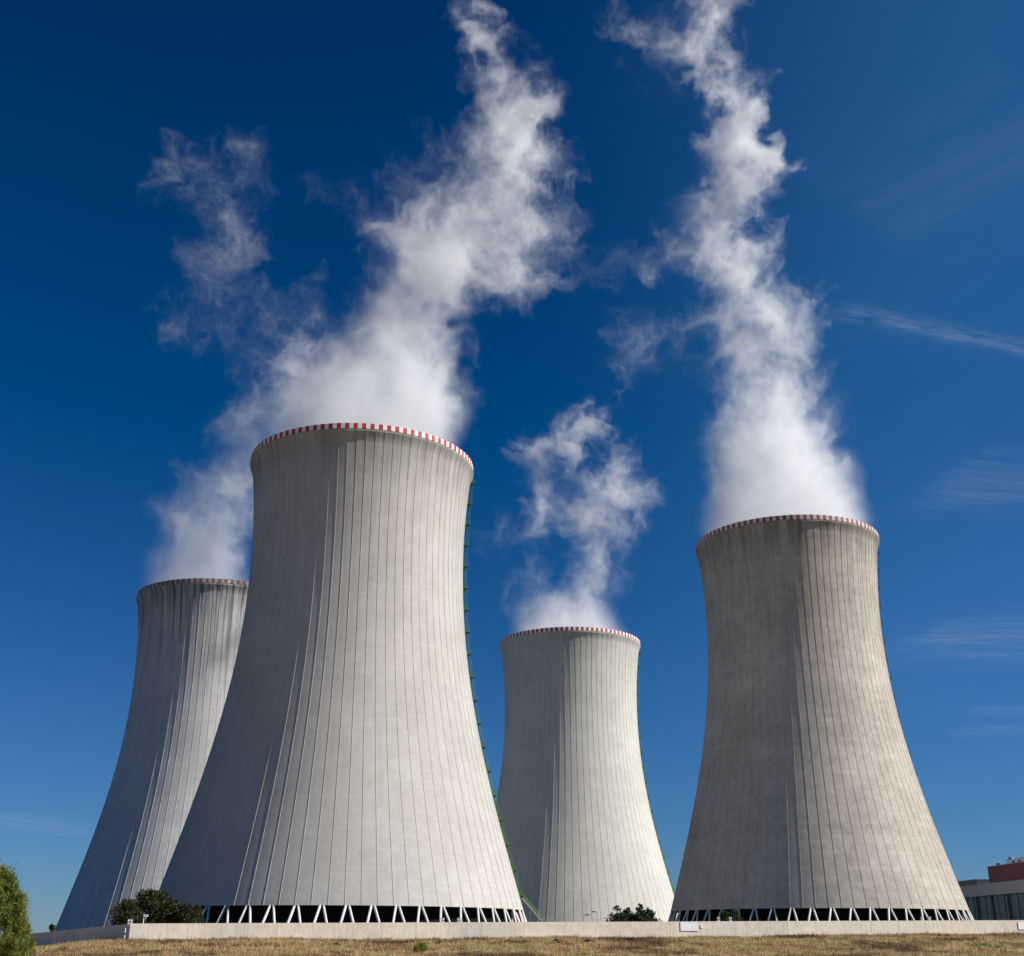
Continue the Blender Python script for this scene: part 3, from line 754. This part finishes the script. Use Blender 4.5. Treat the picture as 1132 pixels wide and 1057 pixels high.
SWIRL = 1.0
def plume_field(puffs, tower, vox, seed, swirl=1.0):
    """puffs: world (x, y, z, r, s). Returns density grid (0..1) and its lowest corner."""
    rng = np.random.default_rng(seed)
    P = np.array(puffs, np.float32)
    pad = 7.0
    lo = (P[:, :3] - P[:, 3:4]).min(0) - pad
    hi = (P[:, :3] + P[:, 3:4]).max(0) + pad
    lo[2] = tower['z'] - 5.0
    n = np.ceil((hi - lo) / vox).astype(int) + 1
    n = n + n % 2
    shape = tuple(int(q) for q in n)
    ax = [lo[a] + vox * np.arange(shape[a], dtype=np.float32) for a in range(3)]
    keep = np.ones(shape, np.float32)
    for x, y, z, r, s in puffs:
        R = r * 1.22
        sl = []
        for a, c in enumerate((x, y, z)):
            i0 = max(0, int((c - R - lo[a]) / vox)); i1 = min(shape[a], int((c + R - lo[a]) / vox) + 2)
            sl.append(slice(i0, i1))
        d2 = ((ax[0][sl[0]] - x) ** 2)[:, None, None] + ((ax[1][sl[1]] - y) ** 2)[None, :, None] + ((ax[2][sl[2]] - z) ** 2)[None, None, :]
        g = np.clip(1 - d2 / (R * R), 0, 1) ** 1.4
        keep[tuple(sl)] *= 1 - min(s ** (1.12 - .40 * min(1.0, max(0.0, (s - .22) / .4))), .97) * g
    O = 1 - keep
    # break the mass up, then let a swirling velocity field draw it out into threads
    n1 = grf(shape, 3.4, rng, 3.0, 1.3)
    r1 = np.clip(1 - np.abs(grf(shape, 3.7, rng, 3.5, 1.6)) * 1.9, 0, 1) ** 1.3
    r2 = np.clip(1 - np.abs(grf(shape, 3.5, rng, 7.0, 1.6)) * 1.7, 0, 1) ** 1.3
    r3 = np.clip(1 - np.abs(grf(shape, 3.3, rng, 13.0, 1.4)) * 1.5, 0, 1)
    lace = .50 * r1 + .40 * r2 + .25 * r3                   # sheets and threads
    soft = np.clip(O * (1 + .28 * n1), 0, 1)
    core = np.clip((O - .55) / .42, 0, 1); core = core * core * (3 - 2 * core)
    edge = np.clip(soft * 1.9, 0, 1)
    thread = soft ** .75 * np.clip(2.5 * lace * np.clip(.72 + .55 * n1, 0.03, 1.7) - .30 + .16 * edge, 0, 2.2)
    D = core * soft * (.72 + .16 * n1 + .40 * (lace - .35)) + (1 - .75 * core) * (thread * .66 + tower.get('halo', .2) * soft ** 1.2)
    base = np.exp(-np.clip(ax[2] - tower['z'], 0, None) / tower.get('base', 16.0))[None, None, :]
    D = np.clip(D * (1 - base) + base * soft ** .8 * .9, 0, None)
    # where each bit of steam came from, followed back through the swirls on a half-size grid
    hs = tuple(int(q // 2 + 1) for q in shape)
    v1 = curl(hs, 5.0, rng, 3.0); v2 = curl(hs, 4.7, rng, 6.0); v3 = curl(hs, 4.4, rng, 12.0)
    V = [.70 * v1[c] + .80 * v2[c] + .50 * v3[c] for c in range(3)]
    H = np.meshgrid(*[np.arange(q, dtype=np.float32) for q in hs], indexing='ij')
    ch = samp(core, *[q * 2 for q in H])
    zz = ax[2][0] + 2 * vox * np.arange(hs[2], dtype=np.float32)
    wind = np.clip((zz - tower['z'] - 2) / 70, .06, 1)[None, None, :] * (1 - .55 * ch)
    X = [q.copy() for q in H]
    for t in range(9):
        W = [samp(v * wind, *X) for v in V]
        X = [x - w / (2 * vox) * SWIRL for x, w in zip(X, W)]
    disp = [(x - h) * 2 for x, h in zip(X, H)]
    I, J, K = np.meshgrid(*[np.arange(q, dtype=np.float32) for q in shape], indexing='ij')
    d = [samp(q, I / 2, J / 2, K / 2) for q in disp]
    D = samp(D, I + d[0], J + d[1], K + d[2])
    D = np.clip(D - .012, 0, None)
    # nothing outside the mouth below the rim
    rr = np.hypot(ax[0][:, None] - tower['x'], ax[1][None, :] - tower['y'])
    mouth = np.clip((tower['r'] - 1.2 - rr) / 1.5, 0, 1)[:, :, None]
    up = np.clip((ax[2] - tower['z'] - .5) / 6, 0, 1)[None, None, :]
    mouth2 = np.clip((tower['r'] + 3 - rr) / 5, 0, 1)[:, :, None]
    low = np.clip((ax[2] - tower['z'] - 6) / 14, 0, 1)[None, None, :]
    D = D * np.maximum(np.maximum(mouth, up * mouth2), low)
    D[0] = D[-1] = 0; D[:, 0] = D[:, -1] = 0; D[:, :, -1] = 0; D[:, :, 0] = 0
    return np.clip(D, 0, 1.0).astype(np.float32), lo
PUFFS = {
 0: (0.0, [(402,500,88,1),(402,480,92,1),(405,462,84,.95),(455,450,62,1),(430,420,68,1),(470,410,45,1),(430,380,56,1),(465,370,46,1),(445,340,50,.95),(472,320,50,.9),(470,290,55,.85),(500,280,55,.72),(490,250,60,.72),(440,262,32,.6),(414,262,20,.55),(530,250,55,.46),(560,282,52,.38),(598,295,34,.32),(588,235,44,.34),(606,262,28,.27),(548,205,52,.6),(565,215,40,.5),(572,165,48,.85),(580,130,40,.85),(562,105,36,.8),(562,75,32,.85),(549,45,27,.85),(535,18,21,.8),(522,-8,16,.4),(602,170,36,.36),(606,110,28,.3),(490,195,48,.20),(452,180,40,.15),(388,222,42,.12),(525,430,20,.24),(527,380,20,.24),(375,405,36,.42),(330,440,40,.3)]),
 1: (0.0, [(870,612,80,1),(870,592,86,1),(866,570,80,1),(868,540,74,1),(852,510,66,.92),(870,480,56,1),(845,460,52,.9),(865,430,50,1),(840,410,48,.9),(850,370,46,.9),(870,345,38,.8),(897,350,22,.65),(832,340,45,.85),(800,320,38,.7),(815,292,44,.88),(780,275,42,.75),(745,275,32,.56),(726,274,18,.4),(770,250,36,.78),(792,232,32,.8),(808,215,30,.82),(818,195,33,.8),(822,170,32,.85),(828,145,32,.85),(842,185,26,.55),(820,118,30,.8),(800,92,28,.76),(788,62,25,.76),(770,32,34,.52),(742,42,30,.3),(702,28,24,.22),(690,5,20,.24),(778,0,33,.66),(788,-28,34,.6),(720,90,42,.17),(920,460,25,.3),(926,520,22,.3),(798,400,26,.3),(795,470,24,.3)]),
 2: (0.0, [(629,716,60,.8),(622,703,52,.72),(604,680,30,.6),(636,672,30,.8),(648,645,24,.85),(655,620,24,.85),(661,595,27,.85),(658,572,30,.85),(640,572,26,.75),(670,545,32,.8),(692,540,29,.7),(645,550,26,.75),(612,552,24,.66),(600,578,24,.62),(588,594,20,.5),(600,525,23,.68),(620,510,25,.72),(604,494,20,.6),(630,485,25,.68),(650,470,20,.6),(666,455,12,.45),(671,495,19,.48),(692,520,23,.42),(592,640,26,.42),(576,665,26,.28),(565,600,24,.25),(548,606,20,.18),(690,600,23,.27),(680,640,21,.24),(716,560,12,.28),(700,388,40,.24),(692,420,20,.16),(684,292,30,.13),(662,288,16,.10),(730,370,26,.22)]),
 3: (0.0, [(216,655,54,.85),(216,643,57,.85),(226,600,50,.85),(236,565,50,.8),(192,572,26,.48),(262,530,46,.8),(286,497,46,.72),(304,462,46,.62),(320,430,36,.5),(318,385,32,.5),(298,405,33,.48),(335,345,34,.38),(295,345,36,.24),(255,382,33,.30),(212,355,34,.22),(240,325,38,.18),(222,300,38,.17),(250,272,40,.21),(246,235,38,.25),(218,202,40,.36),(200,172,31,.38),(265,200,31,.28),(272,170,36,.22),(182,335,26,.22)]),
}
def world_puffs(k):
    """sketched puffs (as seen from the field) set at the tower's own distance, wandering in depth"""
    rng = np.random.default_rng(40 + k)
    X0, Y0 = TOWERS[k]['x'], TOWERS[k]['y']
    out = []
    for (px, py, r, s) in PUFFS[k][1]:
        base = min(1.0, max(0.0, (TOWERS[k]['rimpy'] - py) / 120.0))
        Y = Y0 + base * rng.uniform(-.45, .45) * r * .32
        c = at(px, py, Y); c2 = at(px + r, py, Y)
        out.append((c[0], c[1], c[2], abs(c2[0] - c[0]), s))
    return out

def build_plume(k, label, dens, vox, seed):
    T = TOWERS[k]
    D, lo = plume_field(world_puffs(k), dict(x=T['x'], y=T['y'], z=T['g'] + 125.0, r=29.7 * T['s'], base=(16.0, 16.0, 7.0, 11.0)[k], halo=(.21, .20, .38, .24)[k]), vox, seed)
    nx, ny, nz = D.shape
    # density as an atlas of slices: red holds slice j, green slice j+1
    cols = max(1, int(math.sqrt(nz * ny / nx))); rows_ = -(-ny // cols)
    W, H = cols * nx, rows_ * nz
    img = np.zeros((H, W, 4), np.float32); img[..., 3] = 1
    G = np.sqrt(D)
    for j in range(ny):
        r_, c_ = divmod(j, cols)
        blk = img[r_ * nz:(r_ + 1) * nz, c_ * nx:(c_ + 1) * nx]
        blk[..., 0] = G[:, j, :].T; blk[..., 1] = G[:, min(j + 1, ny - 1), :].T
    im = bpy.data.images.new('steam_density', W, H, alpha=False, float_buffer=False)
    im.colorspace_settings.name = 'Non-Color'; im.alpha_mode = 'CHANNEL_PACKED'
    im.pixels.foreach_set(img.ravel()); im.update(); im.pack()
    # hull: a smoothed shell round the cells that hold steam
    q = 4
    pn = [(-d) % q for d in D.shape]; E = np.pad(D, [(0, p) for p in pn])
    E = E.reshape(E.shape[0] // q, q, E.shape[1] // q, q, E.shape[2] // q, q).max((1, 3, 5)) > .004
    E = np.pad(E, 2)
    E2 = E.copy()
    for a in range(3):
        for s_ in (-1, 1): E2 |= np.roll(E, s_, a)
    faces = []; corners = {0: [(1,0,0),(1,1,0),(1,1,1),(1,0,1)], 1: [(0,1,0),(0,1,1),(1,1,1),(1,1,0)], 2: [(0,0,1),(1,0,1),(1,1,1),(0,1,1)]}
    allf = []
    for a in range(3):
        N = np.roll(E2, -1, a)
        out = np.argwhere(E2 & ~N); inn = np.argwhere(~E2 & N)
        c = np.array(corners[a])
        allf.append(out[:, None, :] + c[None]); allf.append(inn[:, None, :] + c[None, ::-1])
    P = np.vstack(allf).reshape(-1, 3)
    uq, inv = np.unique(P, axis=0, return_inverse=True); Fq = inv.reshape(-1, 4)
    V = uq.astype(float)
    for _ in range(3):      # smooth
        acc = np.zeros_like(V); cnt = np.zeros(len(V))
        for i in range(4):
            u, w = Fq[:, i], Fq[:, (i + 1) % 4]
            np.add.at(acc, u, V[w]); np.add.at(cnt, u, 1); np.add.at(acc, w, V[u]); np.add.at(cnt, w, 1)
        V = V * .5 + .5 * acc / cnt[:, None]
    V = (V - 2) * q * vox - vox * .5
    o = fast_mesh('steam_plume', V, Fq, None or bpy.data.materials.new('steam'), smooth=True)
    o.location = tuple(float(v) for v in lo)
    m = o.data.materials[0]; m.use_nodes = True; t = NT(m.node_tree); t.N.clear()
    tc = t.new('ShaderNodeTexCoord').outputs['Object']; x, y, z = t.sep(tc)
    gx = t.math('DIVIDE', x, vox); gy = t.math('MAXIMUM', t.math('DIVIDE', y, vox), 0.0); gz = t.math('DIVIDE', z, vox)
    gx = t.math('MINIMUM', t.math('MAXIMUM', gx, 0.0), nx - 1.0); gz = t.math('MINIMUM', t.math('MAXIMUM', gz, 0.0), nz - 1.0)
    gy = t.math('MINIMUM', gy, ny - 1.001)
    j = t.math('FLOOR', gy); fr = t.math('FRACT', gy)
    r_ = t.math('FLOOR', t.math('DIVIDE', t.math('ADD', j, .5), float(cols))); c_ = t.math('SUBTRACT', j, t.math('MULTIPLY', r_, float(cols)))
    u = t.math('DIVIDE', t.math('ADD', t.math('MULTIPLY', c_, float(nx)), t.math('ADD', gx, .5)), float(W))
    w = t.math('DIVIDE', t.math('ADD', t.math('MULTIPLY', r_, float(nz)), t.math('ADD', gz, .5)), float(H))
    ti = t.new('ShaderNodeTexImage', interpolation='Linear', extension='EXTEND'); ti.image = im
    t.put(ti.inputs['Vector'], t.comb(u, w, 0.0))
    sc_ = t.new('ShaderNodeSeparateColor'); t.L.new(ti.outputs['Color'], sc_.inputs[0])
    a = t.math('ADD', t.math('MULTIPLY', sc_.outputs[0], t.math('SUBTRACT', 1.0, fr)), t.math('MULTIPLY', sc_.outputs[1], fr))
    den = t.math('MULTIPLY', t.math('POWER', a, 2.4), dens)
    vs = t.new('ShaderNodeVolumeScatter'); vs.inputs['Color'].default_value = (.988, .993, .999, 1); vs.inputs['Anisotropy'].default_value = .25
    t.put(vs.inputs['Density'], den)
    ou = t.new('ShaderNodeOutputMaterial'); t.L.new(vs.outputs[0], ou.inputs['Volume'])
    dims = [float(V[:, a_].max() - V[:, a_].min()) for a_ in range(3)]
    m.cycles.volume_step_rate = 1.9 / (sum(dims) / 3 / 10)
    m.cycles.homogeneous_volume = False
    tag(o, label, 'steam plume', 'steam plumes rising from the towers')
    print('plume', k, D.shape, 'hull faces', len(Fq), 'atlas', W, H)
t0 = time.time()
build_plume(0, 'broad white steam plume rising from the largest pale tower', .11, .62, 11)
build_plume(1, 'tall winding white steam column rising from the brownish weathered tower', .11, .7, 12)
build_plume(2, 'short ragged steam plume over the smallest looking tower, with torn shreds above', .095, .72, 13)
build_plume(3, 'steam plume of the streaked shaded tower, with faint wisps high at the left', .085, .75, 14)
print('plumes', time.time() - t0)

# ------------------------------------------------------------------ sky, sun, camera
W = bpy.data.worlds.new('World'); sc.world = W; W.use_nodes = True
t = NT(W.node_tree); t.N.clear()
sky = t.new('ShaderNodeTexSky', sky_type='NISHITA'); sky.sun_disc = False
sky.sun_elevation = rad(SUN_EL); sky.sun_rotation = rad(SUN_AZ); sky.altitude = 400; sky.air_density = 1.0; sky.dust_density = 0.0; sky.ozone_density = 10.0
# a clear, polarised autumn sky: the weakest part of the glow is taken out, channel by channel
pol = t.vmath('MULTIPLY', t.vmath('SUBTRACT', sky.outputs[0], (.62, .45, .85)), (.332, .41, .552))
pol = t.vmath('MAXIMUM', pol, (0.0, 0.0, 0.0))
# thin ice clouds on a high layer
dirv = t.new('ShaderNodeTexCoord').outputs['Generated']; dx, dy, dz = t.sep(dirv)
zz = t.math('MAXIMUM', dz, .02); u = t.math('DIVIDE', dx, zz); v = t.math('DIVIDE', dy, zz)
# a faint even veil of ice cloud towards the sun's side
vn = t.noise(t.comb(t.math('MULTIPLY', u, 1.2), t.math('MULTIPLY', v, .5), 3.0), 1.0, 4.0, .6)
vt = t.math('MULTIPLY', t.rng(dx, -.02, .36, 0.0, 1.0, True), t.rng(vn, .3, .7, .75, 1.2))
vt = t.math('MULTIPLY', vt, t.rng(dz, .0, .3, .35, 1.0, True))
skycol = t.vmath('ADD', pol, t.vmath('MULTIPLY', t.comb(vt, vt, vt), (.11, .30, .54)))
def cloud_uv(px, py):
    p = at(px, py, 1000.0); z_ = p[2] - CAM_Z
    return p[0] / z_, 1000.0 / z_
total = None
def streak(p, q, width, strength, scale, seed, soft=1.0):
    """a streak of ice cloud between two photo points, on the cloud layer"""
    global total
    a = cloud_uv(*p); b = cloud_uv(*q); L = math.hypot(b[0] - a[0], b[1] - a[1]); ex, ey = (b[0] - a[0]) / L, (b[1] - a[1]) / L
    du = t.math('SUBTRACT', u, a[0]); dv = t.math('SUBTRACT', v, a[1])
    s = t.math('ADD', t.math('MULTIPLY', du, ex), t.math('MULTIPLY', dv, ey)); n_ = t.math('SUBTRACT', t.math('MULTIPLY', dv, ex), t.math('MULTIPLY', du, ey))
    nz = t.noise(t.comb(t.math('MULTIPLY', s, scale * .35), t.math('MULTIPLY', n_, scale * 1.6), seed), 1.0, 6.0, .65)
    wob = t.math('MULTIPLY', t.math('SUBTRACT', t.noise(t.comb(t.math('MULTIPLY', s, scale * .3), seed, 0.0), 1.0, 3.0), .5), width * .9)
    nn = t.math('DIVIDE', t.math('ADD', n_, wob), width)
    g = t.math('POWER', 2.718, t.math('MULTIPLY', t.math('MULTIPLY', nn, nn), -1.0))
    e = t.math('MULTIPLY', t.rng(s, 0.0, L * .18 * soft, 0.0, 1.0, True), t.rng(s, L * (1 - .1 * soft), L, 1.0, 0.0, True))
    val = t.math('MULTIPLY', t.math('MULTIPLY', g, e), t.math('MULTIPLY', t.rng(nz, .36, .68, .0, 1.15), strength))
    total = val if total is None else t.math('ADD', total, val)
streak((905, 338), (1190, 398), .026, .17, 34.0, 1.0)
streak((1010, 545), (1200, 552), .10, .09, 14.0, 2.0)
streak((1030, 520), (1200, 535), .14, .08, 12.0, 3.0)
streak((1010, 700), (1230, 692), .20, .13, 9.0, 4.0)
streak((960, 715), (1230, 720), .25, .08, 9.0, 7.0)
streak((1060, 785), (1200, 786), .10, .10, 7.0, 5.0)
streak((1040, 810), (1200, 805), .16, .10, 7.0, 8.0)
streak((-60, 895), (130, 925), .55, .11, 4.0, 6.0)
streak((930, 250), (1190, 130), .16, .035, 5.0, 9.0)
fac = t.math('MINIMUM', total, .5)
cl = t.mix(fac, skycol, (3.6, 3.9, 4.5))
bg = t.new('ShaderNodeBackground'); bg.inputs['Strength'].default_value = .10; t.L.new(cl, bg.inputs[0])
ow = t.new('ShaderNodeOutputWorld'); t.L.new(bg.outputs[0], ow.inputs['Surface'])
sl = bpy.data.lights.new('sun', 'SUN'); sl.energy = 4.6; sl.angle = rad(.53); sl.color = (1.0, .95, .87)
so = bpy.data.objects.new('sun', sl); COL.objects.link(so)
az, el = rad(SUN_AZ), rad(SUN_EL)
sd = Vector((math.sin(az) * math.cos(el), math.cos(az) * math.cos(el), math.sin(el)))
so.rotation_euler = sd.to_track_quat('Z', 'Y').to_euler(); so.location = (150, -40, 200)
cam = bpy.data.cameras.new('camera'); cam.sensor_fit = 'HORIZONTAL'; cam.sensor_width = 36.0; cam.lens = F_PX / 1132.0 * 36.0
cam.clip_start = .5; cam.clip_end = 20000
co = bpy.data.objects.new('camera', cam); COL.objects.link(co)
co.matrix_world = Matrix.Translation((0, 0, CAM_Z)) @ Matrix.Rotation(math.pi / 2 + PITCH, 4, 'X') @ Matrix.Rotation(ROLL, 4, 'Z')
sc.camera = co
sc.render.engine = 'CYCLES'
cy = sc.cycles
cy.use_denoising = True
try: cy.denoiser = 'OPENIMAGEDENOISE'
except Exception: pass
cy.max_bounces = 8; cy.diffuse_bounces = 3; cy.volume_bounces = 7; cy.transparent_max_bounces = 16; cy.volume_max_steps = 512
cy.use_adaptive_sampling = True; cy.adaptive_threshold = .02
sc.view_settings.view_transform = 'Standard'; sc.view_settings.look = 'None'; sc.view_settings.exposure = .5; sc.view_settings.gamma = 1.0
sc.view_settings.use_curve_mapping = False
